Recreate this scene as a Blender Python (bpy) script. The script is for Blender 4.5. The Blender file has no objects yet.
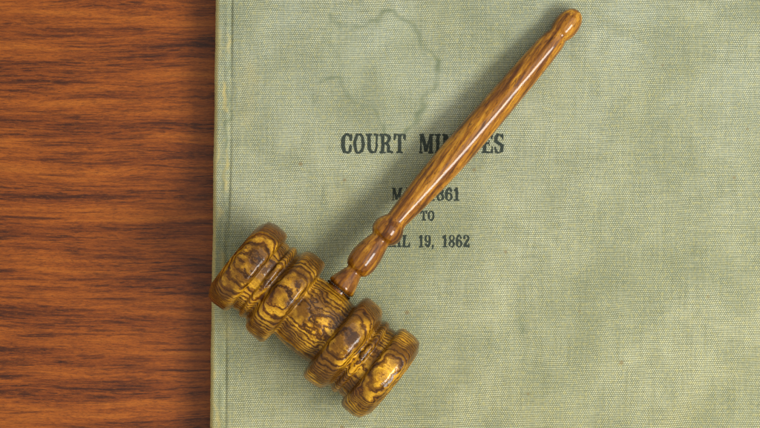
import bpy, bmesh, math, random
import numpy as np
from mathutils import Vector, Matrix, noise as mnoise

random.seed(7)
rng = np.random.default_rng(11)
K = 0.00065                       # metres per unit of the plan grid (760 x 428 units lie in view on the cover)
CAMH = 1900 * K
PI = math.pi
sc = bpy.context.scene
C = sc.collection

# ------------------------------------------------------------------ camera, world, lamps, exposure
cam = bpy.data.cameras.new('camera')
camo = bpy.data.objects.new('camera', cam); C.objects.link(camo)
camo.location = (0, 0, CAMH)
cam.sensor_width = 36; cam.lens = 36 * 1900 / 760
cam.clip_start = 0.01; cam.clip_end = 60
sc.camera = camo

w = bpy.data.worlds.new('World'); sc.world = w; w.use_nodes = True
bg = w.node_tree.nodes['Background']
bg.inputs['Color'].default_value = (1.0, 0.97, 0.90, 1)
bg.inputs['Strength'].default_value = 0.56

def area(name, loc, target, sx, sy, power, col):
    l = bpy.data.lights.new(name, 'AREA'); l.shape = 'RECTANGLE'; l.size = sx; l.size_y = sy
    l.energy = power; l.color = col
    o = bpy.data.objects.new(name, l); C.objects.link(o)
    o.location = loc
    o.rotation_euler = (Vector(target) - Vector(loc)).to_track_quat('-Z', 'Y').to_euler()
    return o
def strip(name, loc, target, long_dir, length, width, power, col):
    # rectangular lamp, for the window and the added fill: its long side runs along long_dir
    o = area(name, loc, target, width, length, power, col)
    z = (Vector(loc) - Vector(target)).normalized()
    y = (Vector(long_dir) - Vector(long_dir).dot(z) * z).normalized()
    x = y.cross(z)
    o.rotation_euler = Matrix((x, y, z)).transposed().to_euler()
    return o
strip('window_lamp', (0.92, -0.42, 1.25), (0.02, 0, 0), (0.65, 0.76, 0), 1.05, 0.40, 26.0, (1.0, 0.97, 0.91))
strip('soft_fill', (1.10, 0.10, 1.55), (0.05, 0.0, 0), (0.65, 0.76, 0), 2.3, 1.9, 15.0, (0.99, 0.985, 1.0))  # added fill beyond the window lamp, softens the gavel's shadow

sc.view_settings.view_transform = 'Standard'
sc.view_settings.look = 'None'
sc.view_settings.exposure = -0.02
sc.view_settings.gamma = 1.0

# ------------------------------------------------------------------ helpers
def wpos(px, py, h=0.0):
    """a place of the plan grid, seen at height h (units) above the cover, in metres"""
    f = 1 - h / 1900
    return Vector(((px - 380) * K * f, (214 - py) * K * f, h * K))

def link(name, me, mat=None, parent=None, smooth=False):
    o = bpy.data.objects.new(name, me); C.objects.link(o)
    if mat: me.materials.append(mat)
    if parent: o.parent = parent
    if smooth:
        me.polygons.foreach_set('use_smooth', [True] * len(me.polygons))
    return o

def tag(o, label, cat, group=None):
    o['label'] = label; o['category'] = cat
    if group: o['group'] = group

def lathe(profile, axis, seg, jitter=0.0, jscale=1.0):
    """profile: (s, r) list along axis 'X' or 'Y', units -> mesh in metres"""
    verts, faces = [], []
    n = len(profile)
    for (s, r) in profile:
        for k in range(seg):
            a = 2 * PI * k / seg
            p = Vector((s, r * math.cos(a), r * math.sin(a)))
            if jitter and r > 0.5:
                d = mnoise.noise(p * jscale) * jitter
                p.y += d * math.cos(a); p.z += d * math.sin(a)
            if axis == 'Y':
                p = Vector((p.y, p.x, p.z))
            verts.append(p * K)
    for i in range(n - 1):
        for k in range(seg):
            a, b = i * seg + k, i * seg + (k + 1) % seg
            f = (a, b, b + seg, a + seg)
            faces.append(f if axis == 'Y' else f[::-1])
    faces.append(tuple(range(seg)) if axis == 'X' else tuple(range(seg))[::-1])
    e = tuple((n - 1) * seg + k for k in range(seg))
    faces.append(e[::-1] if axis == 'X' else e)
    me = bpy.data.meshes.new('lathe'); me.from_pydata(verts, [], faces)
    bm = bmesh.new(); bm.from_mesh(me); bmesh.ops.recalc_face_normals(bm, faces=bm.faces); bm.to_mesh(me); bm.free()
    return me

def catmull(pts, step=0.6):
    """resample a hand-set profile smoothly"""
    out = []
    P = [pts[0]] + list(pts) + [pts[-1]]
    for i in range(1, len(P) - 2):
        p0, p1, p2, p3 = P[i-1], P[i], P[i+1], P[i+2]
        L = math.hypot(p2[0]-p1[0], p2[1]-p1[1])
        m = max(1, int(L / step))
        for j in range(m):
            t = j / m
            q = []
            for a in (0, 1):
                q.append(0.5 * (2*p1[a] + (p2[a]-p0[a])*t + (2*p0[a]-5*p1[a]+4*p2[a]-p3[a])*t*t + (-p0[a]+3*p1[a]-3*p2[a]+p3[a])*t**3))
            out.append((q[0], max(q[1], 0.05)))
    out.append(tuple(pts[-1]))
    return out

class NT:
    """tiny node builder"""
    def __init__(s, name):
        s.m = bpy.data.materials.new(name); s.m.use_nodes = True
        s.t = s.m.node_tree; s.b = s.t.nodes['Principled BSDF']
    def n(s, typ, ins=None, **kw):
        nd = s.t.nodes.new(typ)
        for k, v in kw.items(): setattr(nd, k, v)
        for k, v in (ins or {}).items(): s.put(nd.inputs[k], v)
        return nd
    def put(s, sock, v):
        if isinstance(v, bpy.types.NodeSocket): s.t.links.new(v, sock)
        else: sock.default_value = v
    def math(s, op, a, b=0.0, c=0.0, clamp=False):
        nd = s.t.nodes.new('ShaderNodeMath'); nd.operation = op; nd.use_clamp = clamp
        s.put(nd.inputs[0], a); s.put(nd.inputs[1], b); s.put(nd.inputs[2], c)
        return nd.outputs[0]
    def vmul(s, v, sc_):
        nd = s.t.nodes.new('ShaderNodeVectorMath'); nd.operation = 'MULTIPLY'
        s.put(nd.inputs[0], v); nd.inputs[1].default_value = sc_
        return nd.outputs[0]
    def noise(s, vec, scale, detail=3, rough=0.55, dist=0.0):
        return s.n('ShaderNodeTexNoise', {'Vector': vec, 'Scale': scale, 'Detail': detail, 'Roughness': rough, 'Distortion': dist}).outputs['Fac']
    def ramp(s, fac, stops, interp='LINEAR'):
        nd = s.t.nodes.new('ShaderNodeValToRGB'); nd.color_ramp.interpolation = interp
        e = nd.color_ramp.elements
        while len(e) < len(stops): e.new(0.5)
        for el, (p, c) in zip(e, stops):
            el.position = p; el.color = (c, c, c, 1) if isinstance(c, (int, float)) else (*c, 1)
        s.put(nd.inputs[0], fac)
        return nd.outputs['Color']
    def mix(s, fac, a, b, blend='MIX'):
        nd = s.t.nodes.new('ShaderNodeMix'); nd.data_type = 'RGBA'; nd.blend_type = blend
        s.put(nd.inputs[0], fac)
        for sock, v in ((nd.inputs[6], a), (nd.inputs[7], b)):
            s.put(sock, v if isinstance(v, bpy.types.NodeSocket) else (*v, 1))
        return nd.outputs[2]
    def mr(s, v, a, b, c=0.0, d=1.0, smooth=False):
        nd = s.t.nodes.new('ShaderNodeMapRange'); nd.clamp = True
        if smooth: nd.interpolation_type = 'SMOOTHSTEP'
        for i, x in enumerate((v, a, b, c, d)): s.put(nd.inputs[i], x)
        return nd.outputs[0]
    def bump(s, h, dist, strength=1.0, normal=None):
        ins = {'Height': h, 'Distance': dist, 'Strength': strength}
        if normal: ins['Normal'] = normal
        return s.n('ShaderNodeBump', ins).outputs[0]
    def coord(s, which='Object'):
        v = s.n('ShaderNodeTexCoord').outputs[which]
        return s.vmul(v, (1/K, 1/K, 1/K))          # in plan units
    def xyz(s, v):
        nd = s.n('ShaderNodeSeparateXYZ', {0: v}); return nd.outputs
    def comb(s, x, y, z=0.0):
        return s.n('ShaderNodeCombineXYZ', {0: x, 1: y, 2: z}).outputs[0]

def srgb(r, g, b):
    f = lambda c: ((c/255) / 12.92) if c <= 10 else (((c/255) + 0.055) / 1.055) ** 2.4
    return (f(r), f(g), f(b))

# ------------------------------------------------------------------ materials
def table_material():
    N = NT('varnished_table_wood')
    p = N.coord(); o = N.xyz(p)
    wob = N.noise(N.vmul(p, (0.004, 0.012, 0.01)), 1.0, 2)
    y = N.math('ADD', o[1], N.math('MULTIPLY', wob, 22.0))
    broad = N.noise(N.comb(N.math('MULTIPLY', o[0], 0.0035), N.math('MULTIPLY', y, 0.045), 0.0), 1.0, 3, 0.55)
    mid = N.noise(N.comb(N.math('MULTIPLY', o[0], 0.010), N.math('MULTIPLY', y, 0.22), 7.7), 1.0, 3, 0.6)
    dash = N.noise(N.comb(N.math('MULTIPLY', o[0], 0.030), N.math('MULTIPLY', y, 0.50), 3.1), 1.0, 5, 0.75)
    fine = N.noise(N.comb(N.math('MULTIPLY', o[0], 0.12), N.math('MULTIPLY', y, 1.0), 5.1), 1.0, 5, 0.85)
    pore = N.noise(N.comb(N.math('MULTIPLY', o[0], 0.16), N.math('MULTIPLY', y, 1.7), 9.1), 1.0, 2, 0.7)
    val = N.math('ADD', N.math('MULTIPLY', broad, 0.62), N.math('MULTIPLY', mid, 0.38))
    col = N.ramp(val, [(0.34, srgb(78, 34, 8)), (0.46, srgb(122, 59, 15)), (0.56, srgb(150, 78, 20)), (0.70, srgb(176, 101, 30))])
    dk = N.math('MULTIPLY', N.mr(dash, 0.50, 0.58), N.mr(broad, 0.60, 0.40, 0.25, 1.0))
    col = N.mix(N.math('MULTIPLY', dk, 0.92), col, srgb(42, 17, 9))
    col = N.mix(N.mr(mid, 0.42, 0.32, 0.0, 0.75), col, srgb(52, 22, 10))
    col = N.mix(N.mr(fine, 0.50, 0.62, 0.0, 0.60), col, srgb(72, 30, 12))
    col = N.mix(N.mr(fine, 0.46, 0.34, 0.0, 0.40), col, srgb(186, 106, 40))
    col = N.mix(N.mr(pore, 0.60, 0.68, 0.0, 0.7), col, srgb(32, 14, 8))
    N.put(N.b.inputs['Base Color'], col)
    N.put(N.b.inputs['Roughness'], N.mr(fine, 0.3, 0.7, 0.30, 0.42))
    N.put(N.b.inputs['Normal'], N.bump(pore, 0.06 * K, 0.6))
    N.b.inputs['Specular IOR Level'].default_value = 0.35; N.b.inputs['Coat Roughness'].default_value = 0.25
    return N.m

def cloth_material(name, ink=None):
    """worn green buckram: staggered plain weave, water tide-lines and darker joint lines from stain, rubbed patches"""
    N = NT(name)
    p = N.coord(); o = N.xyz(p)
    wx = N.math('MULTIPLY', N.math('SUBTRACT', N.noise(p, 0.010, 2), 0.5), 7.0)
    wy = N.math('MULTIPLY', N.math('SUBTRACT', N.noise(N.n('ShaderNodeVectorMath', {0: p, 1: (50, 90, 7)}, operation='ADD').outputs[0], 0.012, 2), 0.5), 6.0)
    x = N.math('ADD', o[0], wx); y = N.math('ADD', o[1], wy)
    PX, PY = 2.1, 1.8
    yr = N.math('DIVIDE', y, PY)
    row = N.math('FLOOR', yr)
    fy = N.math('ABSOLUTE', N.math('SINE', N.math('MULTIPLY', yr, PI)))
    par = N.math('MULTIPLY', N.math('MODULO', N.math('ABSOLUTE', row), 2.0), PI)
    fx = N.math('MULTIPLY_ADD', N.math('COSINE', N.math('ADD', N.math('MULTIPLY', x, 2*PI/PX), par)), 0.5, 0.5)
    # thread-to-thread variation: some rows and columns run thicker or paler
    rv = N.noise(N.comb(N.math('MULTIPLY', x, 0.03), N.math('MULTIPLY', row, 0.9)), 1.0, 1)
    cv = N.noise(N.comb(N.math('MULTIPLY', x, 0.45), N.math('MULTIPLY', y, 0.02), 5.0), 1.0, 1)
    h = N.math('MULTIPLY', fy, N.math('MULTIPLY_ADD', fx, 0.62, 0.38))
    h = N.math('MULTIPLY', h, N.math('ADD', 0.46, N.math('ADD', N.math('MULTIPLY', rv, 0.55), N.math('MULTIPLY', cv, 0.50))))
    speck = N.noise(p, 0.55, 3, 0.7)
    h2 = N.math('ADD', h, N.math('MULTIPLY', N.math('SUBTRACT', speck, 0.5), 0.55))
    wear = N.noise(p, 0.013, 5, 0.6, 0.6)
    wear2 = N.noise(N.vmul(p, (0.03, 0.012, 0.02)), 1.0, 4, 0.6)
    warm = N.mr(o[1], -240, 190, 0.0, 1.0)                     # the lower half of the cloth has yellowed
    base = N.mix(warm, srgb(178, 175, 128), srgb(182, 190, 168))
    base = N.mix(N.mr(wear, 0.38, 0.60, 0.0, 0.65), base, srgb(142, 148, 116))
    base = N.mix(N.mr(wear2, 0.46, 0.64, 0.0, 0.36), base, srgb(206, 208, 168))
    thin = N.mix(0.6, base, srgb(96, 100, 66), 'MULTIPLY')
    thin = N.mix(0.75, thin, srgb(48, 56, 34))
    base = N.mix(N.mr(h2, 0.55, 1.0, 0.0, 0.75), base, srgb(226, 226, 196))
    blot = N.noise(p, 0.0075, 4, 0.55)
    base = N.mix(N.mr(blot, 0.40, 0.62, 0.0, 0.42), base, srgb(126, 132, 96))
    col = N.mix(N.mr(h2, 0.08, 0.66), thin, base)
    # faint yellow / grey threads
    chroma = N.noise(N.comb(N.math('MULTIPLY', x, 0.5), N.math('MULTIPLY', y, 0.25)), 1.0, 2)
    col = N.mix(N.mr(chroma, 0.5, 0.7, 0.0, 0.28), col, srgb(196, 186, 96))
    col = N.mix(N.mr(chroma, 0.5, 0.3, 0.0, 0.22), col, srgb(128, 146, 128))
    tn = N.n('ShaderNodeAttribute', attribute_name='tint').outputs['Fac']
    col = N.mix(N.math('MULTIPLY', tn, N.mr(wear2, 0.3, 0.7, 0.0, 0.22)), col, srgb(134, 146, 120))
    st = N.n('ShaderNodeAttribute', attribute_name='stain_joint').outputs['Fac']
    ls = N.math('MULTIPLY', st, N.mr(speck, 0.3, 0.6, 0.6, 1.0))
    col = N.mix(N.math('MULTIPLY', ls, N.mr(wear2, 0.35, 0.6, 0.5, 0.95), clamp=True), col, srgb(98, 110, 82))
    rub = N.n('ShaderNodeAttribute', attribute_name='rub').outputs['Fac']
    col = N.mix(N.math('MULTIPLY', rub, N.mr(speck, 0.25, 0.6, 0.25, 0.8), clamp=True), col, srgb(196, 176, 104))
    soil = N.noise(p, 0.045, 4, 0.75)
    col = N.mix(N.mr(soil, 0.66, 0.76, 0.0, 0.5), col, srgb(112, 122, 74))
    spots = N.n('ShaderNodeTexVoronoi', {'Vector': p, 'Scale': 0.022}).outputs['Distance']
    col = N.mix(N.mr(spots, 0.035, 0.06, 0.55, 0.0), col, srgb(120, 96, 52))
    if ink:
        w1 = N.mr(N.math('ADD', h2, N.math('MULTIPLY', N.math('SUBTRACT', speck, 0.5), 0.9)), 0.45, 1.55, 1.0, 0.72)
        col = N.mix(w1, col, ink)
    N.put(N.b.inputs['Base Color'], col)
    N.b.inputs['Roughness'].default_value = 0.72
    N.b.inputs['Specular IOR Level'].default_value = 0.30
    hh = N.math('ADD', N.math('MULTIPLY', h2, 1.0), N.math('MULTIPLY', N.noise(p, 0.09, 3), 1.2))
    N.put(N.b.inputs['Normal'], N.bump(hh, 0.42 * K, 0.8))
    return N.m

def paper_material():
    N = NT('aged_page_edges')
    p = N.coord(); o = N.xyz(p)
    a = N.noise(N.comb(N.math('MULTIPLY', o[0], 0.02), N.math('MULTIPLY', o[1], 0.02), N.math('MULTIPLY', o[2], 2.5)), 1.0, 4, 0.7)
    N.put(N.b.inputs['Base Color'], N.ramp(a, [(0.3, srgb(150, 128, 88)), (0.7, srgb(212, 196, 154))]))
    N.put(N.b.inputs['Normal'], N.bump(a, 0.5 * K))
    N.b.inputs['Roughness'].default_value = 0.85
    return N.m

def head_material():
    """figured, deeply grained turned wood under thick glossy varnish"""
    N = NT('figured_wood_varnished')
    p = N.coord(); o = N.xyz(p)
    pn = N.n('ShaderNodeVectorMath', {0: p, 1: (13, 4, 31)}, operation='ADD').outputs[0]
    big = N.noise(N.vmul(pn, (0.017, 0.026, 0.026)), 1.0, 2, 0.5)
    mid = N.noise(N.vmul(pn, (0.060, 0.090, 0.09)), 1.0, 3, 0.55)
    fine = N.noise(N.vmul(pn, (0.30, 0.55, 0.5)), 1.0, 3, 0.6)
    d = N.math('ADD', N.math('MULTIPLY', o[2], 1.0), N.math('MULTIPLY', o[1], 0.10))
    d = N.math('ADD', d, N.math('MULTIPLY', o[0], -0.05))
    d = N.math('ADD', d, N.math('MULTIPLY', N.math('SUBTRACT', big, 0.5), 16.0))
    d = N.math('ADD', d, N.math('MULTIPLY', N.math('SUBTRACT', mid, 0.5), 8.5))
    d = N.math('ADD', d, N.math('MULTIPLY', N.math('SUBTRACT', fine, 0.5), 2.0))
    ph = N.math('FRACT', N.math('DIVIDE', N.math('ADD', d, N.math('MULTIPLY', N.math('SINE', N.math('MULTIPLY', d, 0.21)), 1.8)), 3.3))
    # a growth ring: pale early wood swelling slowly to a thin dark late line
    ring = N.ramp(ph, [(0.0, 0.05), (0.12, 0.5), (0.36, 1.0), (0.70, 0.80), (0.90, 0.15), (1.0, 0.05)], 'EASE')
    ring0 = ring
    ring = N.mix(N.mr(N.noise(pn, 0.06, 3, 0.6), 0.42, 0.64, 0.0, 0.50), ring, (0.55, 0.62, 0.62))
    d2 = N.math('ADD', d, N.math('MULTIPLY', fine, 3.0))
    r2 = N.math('ABSOLUTE', N.math('SINE', N.math('MULTIPLY', d2, PI/1.7)))           # close fine grain between the rings
    rr = N.mix(0.16, ring, r2)
    brown = N.ramp(rr, [(0.0, srgb(28, 14, 4)), (0.30, srgb(66, 38, 9)), (0.7, srgb(100, 64, 14)), (1.0, srgb(128, 86, 22))])
    gold = N.ramp(rr, [(0.0, srgb(30, 16, 4)), (0.30, srgb(96, 58, 8)), (0.65, srgb(162, 110, 18)), (1.0, srgb(236, 182, 48))])
    tone = N.noise(pn, 0.038, 3, 0.55)
    col = N.mix(N.mr(tone, 0.44, 0.62), brown, gold)
    red = N.noise(pn, 0.022, 2, 0.5)
    col = N.mix(N.mr(red, 0.52, 0.66, 0.0, 0.4), col, srgb(110, 52, 12))
    fleck = N.noise(N.vmul(pn, (0.16, 0.9, 0.9)), 1.0, 3, 0.7)
    col = N.mix(N.mr(fleck, 0.58, 0.72, 0.0, 0.45), col, srgb(44, 22, 4))
    N.put(N.b.inputs['Base Color'], col)
    N.b.inputs['Roughness'].default_value = 0.42
    N.b.inputs['Metallic'].default_value = 0.16        # silky glint of figured grain
    N.b.inputs['Coat Weight'].default_value = 0.85
    N.b.inputs['Coat IOR'].default_value = 1.42
    N.b.inputs['Coat Roughness'].default_value = 0.06
    N.b.inputs['Specular IOR Level'].default_value = 0.0
    hgt = N.math('ADD', N.math('MULTIPLY_ADD', r2, 0.3, ring0), N.math('MULTIPLY', fleck, -0.9))
    hgt = N.math('ADD', hgt, N.math('MULTIPLY', mid, 1.2))
    nb = N.bump(hgt, 0.6 * K, 1.0)
    N.put(N.b.inputs['Normal'], nb)
    N.put(N.b.inputs['Coat Normal'], N.bump(ring0, 0.22 * K, 1.0))
    return N.m

def handle_material():
    N = NT('walnut_handle_varnished')
    p = N.coord(); o = N.xyz(p)
    # grain leaves the axis slightly, so it crosses the grip in long slanting bands
    xs = N.math('ADD', o[0], N.math('MULTIPLY', o[1], 0.11))
    zs = N.math('ADD', o[2], N.math('MULTIPLY', o[1], -0.03))
    v = N.comb(N.math('MULTIPLY', xs, 0.20), N.math('MULTIPLY', o[1], 0.014), N.math('MULTIPLY', zs, 0.16))
    band = N.noise(v, 1.0, 4, 0.6, 0.3)
    v2 = N.comb(N.math('MULTIPLY', xs, 0.75), N.math('MULTIPLY', o[1], 0.15), N.math('MULTIPLY', zs, 0.75))
    fine = N.noise(v2, 1.0, 4, 0.75)
    col = N.ramp(band, [(0.33, srgb(56, 29, 7)), (0.43, srgb(112, 67, 14)), (0.55, srgb(160, 105, 22)), (0.70, srgb(204, 150, 44))])
    col = N.mix(N.mr(fine, 0.52, 0.64, 0.0, 0.85), col, srgb(62, 30, 10))
    v3 = N.comb(N.math('MULTIPLY', xs, 0.32), N.math('MULTIPLY', o[1], 0.03), N.math('ADD', N.math('MULTIPLY', zs, 0.32), 8.0))
    red = N.noise(v3, 1.0, 3, 0.6)
    col = N.mix(N.mr(red, 0.50, 0.64, 0.0, 0.30), col, srgb(112, 56, 14))
    # the turned neck nearest the head is a darker, redder piece of the grain
    col = N.mix(N.mr(o[1], 75, 160, 0.30, 0.0), col, srgb(100, 54, 12))
    N.put(N.b.inputs['Base Color'], col)
    N.b.inputs['Roughness'].default_value = 0.38
    N.b.inputs['Coat Weight'].default_value = 1.0
    N.b.inputs['Coat IOR'].default_value = 1.42
    N.b.inputs['Coat Roughness'].default_value = 0.06
    N.b.inputs['Specular IOR Level'].default_value = 0.05
    N.put(N.b.inputs['Normal'], N.bump(fine, -0.20 * K, 1.0))
    N.put(N.b.inputs['Coat Normal'], N.bump(N.math('ADD', N.math('MULTIPLY', fine, -0.35), N.noise(p, 0.04, 1)), 0.07 * K, 1.0))
    return N.m

M_table, M_cloth, M_paper = table_material(), cloth_material('green_buckram'), paper_material()
M_ink = cloth_material('printed_ink_on_buckram', srgb(34, 46, 40))
M_head, M_handle = head_material(), handle_material()

# ------------------------------------------------------------------ table top
TZ = -46                                  # table surface, below the cover's top face
def table():
    bm = bmesh.new()
    bmesh.ops.create_cube(bm, size=1, matrix=Matrix.Translation((0.1, 0, TZ*K - 0.016)) @ Matrix.Diagonal((2.2, 1.4, 0.032, 1)))
    bmesh.ops.bevel(bm, geom=bm.edges[:], offset=0.004, segments=3, affect='EDGES')
    me = bpy.data.meshes.new('table'); bm.to_mesh(me); bm.free()
    o = link('table', me, M_table)
    tag(o, 'reddish brown wooden table top with dark streaked grain under the green book', 'table')
table()

# ------------------------------------------------------------------ book
BX0, BX1, BY0, BY1 = 0.0, 590.0, -460.0, 290.0      # cover in its own plan units, x from spine edge, y up
book = bpy.data.objects.new('book', None); C.objects.link(book)
book.location = ((212.5 - 380) * K, 0, TZ * K)
book.rotation_euler = (0, 0, math.radians(-0.8))
tag(book, 'large worn green cloth bound ledger titled Court Minutes, lying under the gavel', 'book')
BT = -TZ                                             # book thickness

def book_local(px, py):
    """plan position on the cover -> book's own units"""
    v = Matrix.Rotation(math.radians(0.8), 2) @ Vector(((px - 212.5), (214 - py)))
    return v.x, v.y

# tide-lines, then darker lines at dents and along the joint groove (plan positions on the cover)
LINES = [
    ([(330,14),(338,20),(352,25),(364,25),(374,22),(384,13),(394,13),(402,21),(413,26),(420,34),(424,45),(433,50),(440,60),(441,74),(440,84),(429,93),(425,103),(419,114),(410,124),(404,133)], 2.7, 0.95),
    ([(318,82),(330,79),(340,82),(348,92),(354,103),(366,105),(375,114),(384,126),(390,140)], 2.1, 0.8),
    ([(404,0),(411,16),(420,30)], 2.0, 0.25),
    ([(330,14),(326,30),(334,52),(341,70),(340,82)], 3.0, 0.22),
    ([(520,318),(524,334)], 2.6, 0.75),
    ([(308,96),(313,103)], 1.8, 0.6),
    ([(214,345),(222,352),(224,368),(220,392),(223,410),(218,428)], 3.4, 0.55),
    ([(222,236),(226,262),(221,285),(225,315),(222,340)], 3.0, 0.35),
    ([(228,60),(229,100),(228,130),(226,170),(224,215)], 1.6, 0.75),
    ([(229,-40),(231,0),(229,60)], 1.4, 0.35),
]
RUBS = [
    ([(216,20),(217,60)], 2.2, 0.5), ([(217,210),(217,222)], 3.0, 1.0), ([(225,84),(225,110)], 2.0, 0.9),
    ([(340,196),(344,204)], 10, 0.15), ([(248,60),(246,120)], 9, 0.22), ([(225,300),(226,335)], 5, 0.3),
    ([(214,150),(213,176)], 2.2, 0.9), ([(213,262),(212,284)], 2.6, 0.8), ([(211,350),(212,378)], 2.4, 0.9), ([(215,4),(215,34)], 2.0, 0.9),
    ([(227,150),(226,168),(227,190)], 1.3, 0.6), ([(224,250),(223,270)], 1.8, 0.6), ([(214,398),(217,412),(215,428)], 2.2, 0.8), ([(226,30),(227,52)], 1.6, 0.5),
    ([(217,-60),(215,100),(213,215),(211,330),(210,500)], 1.3, 0.8),
]
def curve_mask(X, Y, lines, wob):
    out = np.zeros_like(X)
    for pts, wd, st in lines:
        q = [book_local(*a) for a in pts]
        d = np.full(X.shape, 1e9)
        for (x0, y0), (x1, y1) in zip(q[:-1], q[1:]):
            dx, dy = x1-x0, y1-y0; L = dx*dx+dy*dy
            t = np.clip(((X+wob[0]-x0)*dx + (Y+wob[1]-y0)*dy)/L, 0, 1)
            d = np.minimum(d, np.hypot(X+wob[0]-x0-t*dx, Y+wob[1]-y0-t*dy))
        out = np.maximum(out, st*np.exp(-(d/wd)**2))
    return out

def smooth_noise(X, Y, sc_, seed):
    r = np.random.default_rng(seed); out = np.zeros_like(X)
    for k in range(9):
        a = r.uniform(0, 2*PI); f = sc_ * r.uniform(0.5, 1.8); ph = r.uniform(0, 2*PI)
        out += np.sin((X*math.cos(a) + Y*math.sin(a))*f + ph)
    return out / 3.0

def cover_height(X, Y):
    """cover relief in units: rounded spine edge, faint joint groove, small dents"""
    z = -4.5 * np.clip(1 - X/5.0, 0, 1)**2
    gx = X - (15.5 + 0.8*np.sin(Y*0.02) + 0.004*(Y))
    z += -2.2 * np.exp(-(gx/1.7)**2) * (0.65 + 0.35*np.sin(Y*0.035+1)) 
    z += 0.8 * np.exp(-((gx+4)/2.2)**2) * (0.7 + 0.3*np.sin(Y*0.11)*np.sin(Y*0.043))
    z += 0.10 * smooth_noise(X, Y, 0.035, 3) * np.clip((X-4)/10, 0, 1)
    z += 0.16 * smooth_noise(X, Y, 0.16, 5) * np.clip(1-(X-26)/10, 0, 1) * np.clip((X-4)/5, 0, 1)
    for (px, py, r, dz) in ((313,100,3.5,-0.45),(228,100,7,-0.7),(217,216,3,0.5),(223,360,5,-0.6),(221,392,6,-0.5),(522,326,5,-0.35)):
        bx, by = book_local(px, py)
        z += dz*np.exp(-(((X-bx)/r)**2 + ((Y-by)/(r*1.8))**2))
    z = z - 4.5*np.clip(1-(BX1-X)/4.0, 0, 1)**2 - 4.5*np.clip(1-(Y-BY0)/4.0, 0, 1)**2 - 4.5*np.clip(1-(BY1-Y)/4.0, 0, 1)**2
    return z

def board(name, top, x0, x1, y0, y1, thick, mat, parent):
    """cover board as one closed mesh, its cloth face finely gridded"""
    if top:
        xs = np.unique(np.concatenate([np.arange(x0, 40, 0.7), np.arange(40, x1-5, 1.6), np.linspace(x1-5, x1, 8)]))
        ys = np.unique(np.concatenate([np.linspace(y0, y0+5, 8), np.arange(y0+5, y1-5, 1.6), np.linspace(y1-5, y1, 8)]))
    else:
        xs = np.linspace(x0, x1, 30); ys = np.linspace(y0, y1, 30)
    X, Y = np.meshgrid(xs, ys)
    nx, ny = len(xs), len(ys)
    Z = cover_height(X, Y) if top else np.zeros_like(X)
    if top:                                     # handled edges are never ruler-straight
        X = X + (0.16*smooth_noise(Y, Y*0, 0.08, 51) + 0.10*smooth_noise(Y, Y*0, 0.7, 52))*np.clip(1-X/7, 0, 1)
    up = np.stack([X.ravel(), Y.ravel(), Z.ravel()], 1)
    # border ring lowered to the board's underside, then one cap
    bi = np.concatenate([np.arange(nx), np.arange(1, ny)*nx+nx-1, (ny-1)*nx+np.arange(nx-2, -1, -1), np.arange(ny-2, 0, -1)*nx])
    low = up[bi].copy(); low[:, 2] = -thick
    V = np.concatenate([up, low]) * K
    idx = np.arange(nx*ny).reshape(ny, nx)
    F = np.stack([idx[:-1, :-1], idx[:-1, 1:], idx[1:, 1:], idx[1:, :-1]], -1).reshape(-1, 4).tolist()
    nb = len(bi); off = nx*ny
    for i in range(nb):
        j = (i+1) % nb
        F.append([int(bi[j]), int(bi[i]), off+i, off+j])
    F.append([off+i for i in range(nb)][::-1])
    me = bpy.data.meshes.new(name); me.from_pydata(V.tolist(), [], F)
    o = link(name, me, mat, parent, smooth=top)
    if top:
        wob = (1.4*smooth_noise(X, Y, 0.35, 21)+2.2*smooth_noise(X, Y, 0.11, 23), 1.4*smooth_noise(X, Y, 0.35, 22)+2.2*smooth_noise(X, Y, 0.11, 24))
        brk = np.clip(0.8 + 0.35*smooth_noise(X, Y, 0.25, 30), 0.25, 1.2)
        s = curve_mask(X, Y, LINES, wob) * brk
        r = curve_mask(X, Y, RUBS, wob) * brk
        # the cloth folded over the spine edge is rubbed paler and browner
        r = np.maximum(r, 0.95*np.clip((4.4-X)/2.0, 0, 1))
        inside = np.zeros(X.shape)
        poly = [book_local(*a) for a in LINES[0][0] + LINES[1][0][::-1]]
        xw, yw = X+wob[0], Y+wob[1]
        for (ax, ay), (bx, by) in zip(poly, poly[1:] + poly[:1]):
            hit = ((ay > yw) != (by > yw)) & (xw < (bx-ax)*(yw-ay)/(by-ay+1e-9)+ax)
            inside = np.where(hit, 1-inside, inside)
        for nm, arr in (('stain_joint', s), ('rub', r), ('tint', inside)):
            at = me.attributes.new(nm, 'FLOAT', 'POINT')
            buf = np.zeros(len(me.vertices), dtype=np.float32); buf[:nx*ny] = arr.ravel()
            if nm == 'rub': buf[nx*ny:] = 0.5
            at.data.foreach_set('value', buf)
    return o
front = board('front_cover', True, BX0, BX1, BY0, BY1, 5.0, M_cloth, book)
front.location = (0, 0, BT*K)
back = board('back_cover', False, BX0+1, BX1, BY0, BY1, 5.0, M_cloth, book)
back.location = (0, 0, 5.1*K)

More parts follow.
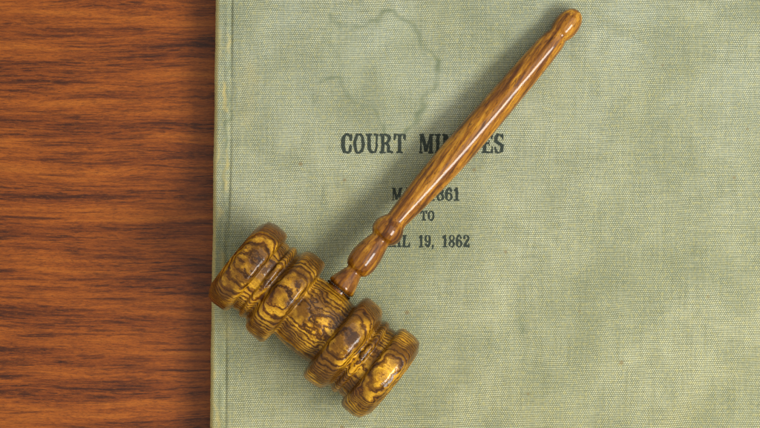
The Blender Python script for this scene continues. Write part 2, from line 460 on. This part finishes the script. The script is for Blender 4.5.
def curved_block(name, x0, x1, y0, y1, z0, z1, bulge0, bulge1, mat):
    """a block whose long ends curve in or out (rounded spine, hollowed fore-edge)"""
    n = 14; vs = []; fs = []
    ring = []
    for i in range(n+1):
        t = i/n; z = z0+(z1-z0)*t; ring.append((x0 + bulge0*math.sin(PI*t), z))
    for i in range(n+1):
        t = 1-i/n; z = z0+(z1-z0)*t; ring.append((x1 + bulge1*math.sin(PI*t), z))
    m = len(ring)
    for y in (y0, y1):
        for (x, z) in ring: vs.append((x*K, y*K, z*K))
    for i in range(m):
        j = (i+1) % m; fs.append((i, j, m+j, m+i))
    fs.append(tuple(range(m))[::-1]); fs.append(tuple(range(m, 2*m)))
    me = bpy.data.meshes.new(name); me.from_pydata(vs, [], fs)
    bm = bmesh.new(); bm.from_mesh(me); bmesh.ops.recalc_face_normals(bm, faces=bm.faces); bm.to_mesh(me); bm.free()
    return link(name, me, mat, book)
curved_block('page_block', 7, BX1-9, BY0+9, BY1-9, 5.3, BT-5.2, 0, -4, M_paper)
curved_block('spine', 2.4, 6.4, BY0+2, BY1-2, 5.4, BT-5.3, -2.2, 0, M_cloth)

# ------------------------------------------------------------------ lettering: slab-serif glyphs as filled outlines
# each glyph lives in a box 1 high, w wide; value > 0 inside
def rect(X, Y, x0, y0, x1, y1):
    return np.minimum(np.minimum(X-x0, x1-X), np.minimum(Y-y0, y1-Y))
def U(*a):
    r = a[0]
    for b in a[1:]: r = np.maximum(r, b)
    return r
def I(*a):
    r = a[0]
    for b in a[1:]: r = np.minimum(r, b)
    return r
def ell(X, Y, cx, cy, rx, ry, p=2.0):
    d = (np.abs((X-cx)/rx)**p + np.abs((Y-cy)/ry)**p)**(1/p)
    return (1-d)*min(rx, ry)
def seg(X, Y, x0, y0, x1, y1, hw):
    """slanted bar with level ends, horizontal half-width hw"""
    t = (Y-y0)/(y1-y0); cx = x0+(x1-x0)*t
    return I(hw-np.abs(X-cx), Y-min(y0, y1), max(y0, y1)-Y)
SW, TH, SE = 0.215, 0.085, 0.10      # stem, hairline, serif length
def stem(X, Y, x, y0=0, y1=1, s=SE, sw=SW):
    r = rect(X, Y, x, y0, x+sw, y1)
    if y0 == 0: r = U(r, rect(X, Y, x-s, 0, x+sw+s, TH))
    if y1 == 1: r = U(r, rect(X, Y, x-s, 1-TH, x+sw+s, 1))
    return r
def g_C(X, Y, w=0.72):
    o = I(ell(X, Y, w*.52, .5, w*.52, .51, 2.4), -ell(X, Y, w*.56, .5, w*.52-SW, .51-TH, 2.3))
    o = I(o, U(w*.60-X, np.abs(Y-.5)-0.20))
    return U(o, rect(X, Y, w-.10, .64, w, 1), rect(X, Y, w-.08, .20, w, .36), I(ell(X, Y, w-.11, .30, .11, .12), w-X))
def g_O(X, Y, w=0.74):
    return I(ell(X, Y, w/2, .5, w/2, .51, 2.4), -ell(X, Y, w/2, .5, w/2-SW*.95, .51-TH, 2.2))
def g_U(X, Y, w=0.80):
    b = I(ell(X, Y, w/2+.01, .36, w/2-.07, .37, 2.4), -ell(X, Y, w/2+.045, .38, w/2-.07-SW*.80, .37-TH*1.1, 2.3), .38-Y)
    return U(b, rect(X, Y, .085, .34, .085+SW, 1), rect(X, Y, 0, 1-TH, .085+SW+.08, 1), rect(X, Y, w-.18, .34, w-.07, 1), rect(X, Y, w-.28, 1-TH, w, 1))
def g_R(X, Y, w=0.80):
    bowl = I(ell(X, Y, .34, .745, .36, .255, 2.5), -ell(X, Y, .30, .745, .20, .175, 2.5), X-.25)
    leg = I(ell(X, Y, .36, .25, .31, .30, 2.6), -ell(X, Y, .27, .22, .20, .25, 2.6), X-.28, Y-.02)
    tail = I(ell(X, Y, w-.02, .17, .16, .17, 2.2), -ell(X, Y, w+.01, .20, .09, .115), .17-Y)
    return U(stem(X, Y, .08), bowl, rect(X, Y, .2, 1-TH, .36, 1), rect(X, Y, .2, .47, .38, .47+TH), leg, tail)
def g_T(X, Y, w=0.76):
    return U(rect(X, Y, w/2-SW/2, 0, w/2+SW/2, 1), rect(X, Y, w/2-SW/2-SE, 0, w/2+SW/2+SE, TH), rect(X, Y, 0, 1-TH, w, 1),
             rect(X, Y, 0, .68, .075, 1), rect(X, Y, w-.075, .68, w, 1),
             I(rect(X, Y, .0, .76, .16, 1), (1-TH-Y)*1.2+.075-X+.10), I(rect(X, Y, w-.16, .76, w, 1), X-(w-.175)+ (1-TH-Y)*1.2))
def g_M(X, Y, w=0.98):
    return U(rect(X, Y, .08, 0, .17, 1), rect(X, Y, 0, 0, .25, TH), rect(X, Y, 0, 1-TH, .20, 1),
             seg(X, Y, .20, 1, w/2-.01, .10, .115), seg(X, Y, w-.20, 1, w/2+.01, .10, .065),
             rect(X, Y, w-.08-SW, 0, w-.08, 1), rect(X, Y, w-.16-SW, 0, w, TH), rect(X, Y, w-.25, 1-TH, w, 1))
def g_I(X, Y, w=0.40): return stem(X, Y, w/2-SW/2, s=.09)
def g_N(X, Y, w=0.84):
    return U(rect(X, Y, .08, 0, .17, 1), rect(X, Y, 0, 0, .26, TH), rect(X, Y, 0, 1-TH, .24, 1),
             seg(X, Y, .20, 1, w-.19, 0, .125), rect(X, Y, w-.17, 0, w-.08, 1), rect(X, Y, w-.26, 1-TH, w, 1))
def g_E(X, Y, w=0.76):
    return U(rect(X, Y, .08, 0, .08+SW, 1), rect(X, Y, 0, 0, w, TH), rect(X, Y, 0, 1-TH, w-.03, 1), rect(X, Y, .2, .47, .50, .47+TH),
             rect(X, Y, .46, .36, .53, .66), rect(X, Y, w-.085, 0, w, .32), rect(X, Y, w-.105, .70, w-.03, 1),
             I(rect(X, Y, w-.17, 0, w, .24), X-(w-.19)-(Y-TH)*(-.0)-(.24-Y)*(-.5)-.09), I(rect(X, Y, w-.2, .78, w-.03, 1), X-(w-.19)+(Y-.78)*.5-.06))
def g_S(X, Y, w=0.62):
    top = I(ell(X, Y, w*.48, .735, w*.48, .275, 2.3), -ell(X, Y, w*.52, .735, w*.48-SW*.85, .275-TH, 2.0))
    top = I(top, U(w*.5-X, Y-.80)); 
    bot = I(ell(X, Y, w*.52, .275, w*.48, .285, 2.3), -ell(X, Y, w*.48, .275, w*.48-SW*.85, .285-TH, 2.0))
    bot = I(bot, U(X-w*.5, .20-Y))
    mid = seg(X, Y, w*.22, .60, w*.78, .41, .19)
    return U(top, bot, mid, rect(X, Y, w-.09, .70, w-.02, 1), rect(X, Y, .02, 0, .09, .31))
def g_A(X, Y, w=0.84):
    return U(seg(X, Y, .10, 0, w/2-.01, 1, .045), seg(X, Y, w-.19, 0, w/2+.02, 1, .115), rect(X, Y, .20, .29, w-.30, .29+TH),
             rect(X, Y, 0, 0, .24, TH), rect(X, Y, w-.34, 0, w, TH))
def g_Y(X, Y, w=0.80):
    return U(seg(X, Y, .19, 1, w/2-.02, .42, .12), seg(X, Y, w-.13, 1, w/2+.03, .42, .05), rect(X, Y, w/2-SW/2, 0, w/2+SW/2, .46),
             rect(X, Y, w/2-.2, 0, w/2+.2, TH), rect(X, Y, 0, 1-TH, .36, 1), rect(X, Y, w-.26, 1-TH, w, 1))
def g_P(X, Y, w=0.72):
    bowl = I(ell(X, Y, .34, .725, .38, .275, 2.5), -ell(X, Y, .30, .725, .20, .19, 2.5), X-.25)
    return U(stem(X, Y, .08), bowl, rect(X, Y, .2, 1-TH, .36, 1), rect(X, Y, .2, .45, .36, .45+TH))
def g_L(X, Y, w=0.70):
    return U(rect(X, Y, .08, 0, .08+SW, 1), rect(X, Y, 0, 0, w, TH), rect(X, Y, 0, 1-TH, .40, 1), rect(X, Y, w-.085, 0, w, .36),
             I(rect(X, Y, w-.17, 0, w, .26), X-(w-.10)+(.26-Y)*.4))
def g_1(X, Y, w=0.50):
    return U(rect(X, Y, w/2-SW/2, 0, w/2+SW/2, 1), rect(X, Y, .04, 0, w-.04, TH), I(rect(X, Y, .03, .72, w/2, 1), Y-.74-(X-.03)*.75+.06, .88-Y+X*.5))
def g_8(X, Y, w=0.60):
    a = I(ell(X, Y, w/2, .745, w*.44, .265), -ell(X, Y, w/2+.01, .755, w*.44-.155, .175))
    b = I(ell(X, Y, w/2, .275, w*.50, .285), -ell(X, Y, w/2-.01, .265, w*.50-.175, .190))
    return U(a, b)
def g_6(X, Y, w=0.60):
    b = I(ell(X, Y, w/2, .30, w/2, .31), -ell(X, Y, w/2+.01, .30, w/2-.185, .225))
    c = I(ell(X, Y, w/2, .50, w/2, .51, 2.2), -ell(X, Y, w/2+.05, .50, w/2-.155, .43, 2.2), U(w*.5-X, Y-.78), Y-.3)
    return U(b, c, ell(X, Y, w-.13, .79, .105, .105))
def g_9(X, Y, w=0.60): return g_6(w-X, 1-Y, w)
def g_2(X, Y, w=0.60):
    a = I(ell(X, Y, w/2, .71, w*.47, .30), -ell(X, Y, w/2-.04, .71, w*.47-.155, .215), U(Y-.66, X-w*.5))
    return U(a, ell(X, Y, .12, .76, .105, .105), I(seg(X, Y, .10, .06, w-.20, .60, .12)), rect(X, Y, .02, 0, w-.02, .16), rect(X, Y, w-.10, 0, w-.02, .30))
def g_comma(X, Y, w=0.30):
    return U(ell(X, Y, .13, .10, .11, .11), seg(X, Y, .08, -.17, .20, .08, .045))
G = {'C': (g_C, .72), 'O': (g_O, .74), 'U': (g_U, .80), 'R': (g_R, .82), 'T': (g_T, .76), 'M': (g_M, .98), 'I': (g_I, .40), 'N': (g_N, .84),
     'E': (g_E, .76), 'S': (g_S, .62), 'A': (g_A, .84), 'Y': (g_Y, .80), 'P': (g_P, .72), 'L': (g_L, .70), '1': (g_1, .50), '8': (g_8, .60),
     '6': (g_6, .60), '9': (g_9, .60), '2': (g_2, .60), ',': (g_comma, .30)}

def march(F, xs, ys):
    """filled polygons of F>0 by marching squares; full cells merged along each row"""
    polys = []
    ny, nx = F.shape
    for j in range(ny-1):
        run = None
        for i in range(nx-1):
            c = [F[j, i], F[j, i+1], F[j+1, i+1], F[j+1, i]]
            full = min(c) > 0
            if full:
                if run is None: run = i
                continue
            if run is not None:
                polys.append([(xs[run], ys[j]), (xs[i], ys[j]), (xs[i], ys[j+1]), (xs[run], ys[j+1])]); run = None
            if max(c) <= 0: continue
            q = [(xs[i], ys[j]), (xs[i+1], ys[j]), (xs[i+1], ys[j+1]), (xs[i], ys[j+1])]
            out = []
            for a in range(4):
                b = (a+1) % 4
                if c[a] > 0: out.append(q[a])
                if (c[a] > 0) != (c[b] > 0):
                    t = c[a]/(c[a]-c[b]); out.append((q[a][0]+(q[b][0]-q[a][0])*t, q[a][1]+(q[b][1]-q[a][1])*t))
            if len(out) >= 3: polys.append(out)
        if run is not None:
            polys.append([(xs[run], ys[j]), (xs[nx-1], ys[j]), (xs[nx-1], ys[j+1]), (xs[run], ys[j+1])])
    return polys

def lettering(name, words, ybase, cap, weight=0.0, res=0.30):
    """words: (text, x_left, x_right) in plan units, ybase = baseline, cap = cap height"""
    V, Fc = [], []
    for text, xl, xr in words:
        gap = 0.085
        wid = sum(G[c][1] for c in text) + gap*(len(text)-1)
        sx = (xr-xl)/wid
        x = 0.0
        for ch in text:
            fn, wg = G[ch]
            xs = np.arange(-.06, wg+.06, res/sx); ys = np.arange(-.22 if ch == ',' else -.04, 1.05, res/cap)
            X, Y = np.meshgrid(xs, ys)
            Fv = fn(X, Y) + weight
            wx, wy = (xl + (x+X)*sx), (ybase-Y*cap)
            Fv = Fv + 0.016*smooth_noise(wx, wy, 0.9, 41)           # ink edge follows the threads
            for poly in march(Fv, xs, ys):
                i0 = len(V)
                for (a, b) in poly:
                    bx, by = book_local(xl + (x+a)*sx, ybase - b*cap)
                    V.append((bx, by))
                Fc.append(list(range(i0, i0+len(poly))))
            x += wg + gap
    A = np.array(V)
    Z = cover_height(A[:, 0], A[:, 1]) + 0.16
    P = np.concatenate([A, Z[:, None]], 1) * K
    me = bpy.data.meshes.new(name); me.from_pydata(P.tolist(), [], Fc)
    bm = bmesh.new(); bm.from_mesh(me)
    bmesh.ops.remove_doubles(bm, verts=bm.verts, dist=0.01*K)
    for f in bm.faces:
        if f.normal.z < 0: f.normal_flip()
    bm.to_mesh(me); bm.free()
    return link(name, me, M_ink, front)
lettering('title_lettering', [('COURT', 341, 405.5), ('MINUTES', 419, 503.5)], 153.2, 19.3, 0.008)
lettering('date_lettering', [('MAY', 392, 420.5), ('1861', 429.3, 460.0)], 200.6, 12.8, 0.012, 0.22)
lettering('connecting_word_lettering', [('TO', 420.4, 434.4)], 220.4, 9.4, 0.014, 0.2)
lettering('date_lettering', [('APRIL', 368, 410.0), ('19,', 418.8, 434.5), ('1862', 442.4, 469.6)], 247.2, 12.2, 0.012, 0.22)

# ------------------------------------------------------------------ gavel
HR = 49.8                                           # radius of the widest rings = axis height
hc = wpos(314.3, 319.4, 46)
gavel = bpy.data.objects.new('gavel', None); C.objects.link(gavel)
gavel.location = (hc.x, hc.y, 0.25*K)
gavel.rotation_euler = (0, 0, math.radians(-38.9))
tag(gavel, 'glossy varnished wooden gavel with ringed head and turned handle lying on green book', 'gavel')

half = [  # (distance from the middle, radius) of one side, middle outwards
    (0, 36.6), (8, 36.8), (16, 36.4), (20.5, 35.6), (22.2, 35.9), (23.0, 38.0), (23.6, 43.5), (24.8, 47.2), (27.2, 49.3), (31.0, 49.9),
    (40.0, 49.8), (44.6, 49.0), (47.8, 46.8), (50.0, 43.2), (52.0, 40.8), (53.0, 40.4), (54.2, 41.2), (57.0, 43.0), (59.8, 42.6), (61.4, 40.6), (62.2, 40.0),
    (64.5, 40.6), (67.8, 41.0), (69.4, 41.2), (70.0, 43.2), (71.2, 46.0), (73.4, 47.9), (77.0, 48.7), (86.0, 48.9), (91.0, 47.8), (94.0, 46.6),
    (95.0, 45.4), (98.4, 39.5), (99.2, 36.5), (99.6, 20.0), (99.8, 3.0)]
right = catmull(half, 0.8)
left = [(-s, r) for s, r in right[1:]][::-1]
prof = left + right
# low scored lines and tool marks
hm = lathe(prof, 'X', 260, 0.5, 0.08)
head = link('head', hm, M_head, gavel, smooth=True)
head.location = (0, 0, HR*K)
head.rotation_euler = (0, 0, 0)

hp = [(30, 12.2), (39.0, 12.2), (40.2, 14.2), (42, 14.5), (45, 13.8), (50, 12.0), (56, 10.1), (60.0, 8.6), (61.6, 8.7), (62.8, 10.4), (65, 12.2), (70, 14.0), (76, 14.6),
      (83, 14.1), (90, 12.9), (97, 11.2), (101.6, 10.2), (103.0, 11.4), (105.4, 13.6), (109, 15.3), (113, 15.7), (117, 15.0), (121, 13.1), (124, 11.3),
      (126, 10.7), (129, 10.6), (134, 11.1), (145, 12.1), (165, 13.6), (190, 14.8), (215, 15.3), (240, 15.3), (265, 14.9), (290, 14.4), (315, 13.8), (340, 13.1), (358, 12.2),
      (366, 11.3), (369.5, 10.3), (371.5, 10.0), (373, 10.5), (376, 11.7), (381, 12.6), (386, 12.7), (391, 12.0), (396, 10.2), (400, 7.4), (402.4, 4.2), (403.4, 0.4)]
hme = lathe(catmull(hp, 1.0), 'Y', 128, 0.25, 0.04)
for v in hme.vertices:                              # an old handle is never quite straight
    q = v.co.y / K
    v.co.x -= 2.2 * K * math.exp(-((q-132)/72.0)**2)
handle = link('handle', hme, M_handle, gavel, smooth=True)
handle.location = (0, 0, HR*K)
drop = math.asin((HR - 12.9) / 384)
handle.rotation_euler = (Matrix.Rotation(math.radians(-1.75), 4, 'Z') @ Matrix.Rotation(-drop, 4, 'X')).to_euler()

# dark beaded ring of old glue and varnish where the neck enters the head
bm = bmesh.new()
for k in range(34):
    a = 2*PI*k/34
    m = Matrix.Translation((13.3*math.cos(a)*K - 0.55*K, 37.9*K, 13.3*math.sin(a)*K)) @ Matrix.Rotation(-a, 4, 'Y') @ Matrix.Diagonal((1.1, 1.0, 1.45, 1))
    bmesh.ops.create_icosphere(bm, subdivisions=2, radius=(0.75+0.45*random.random())*K, matrix=m)
me = bpy.data.meshes.new('neck_ring'); bm.to_mesh(me); bm.free()
NR = NT('dark_glue'); NR.b.inputs['Base Color'].default_value = (*srgb(40, 24, 14), 1); NR.b.inputs['Roughness'].default_value = 0.25
ring = link('neck_ring', me, NR.m, handle, smooth=True)
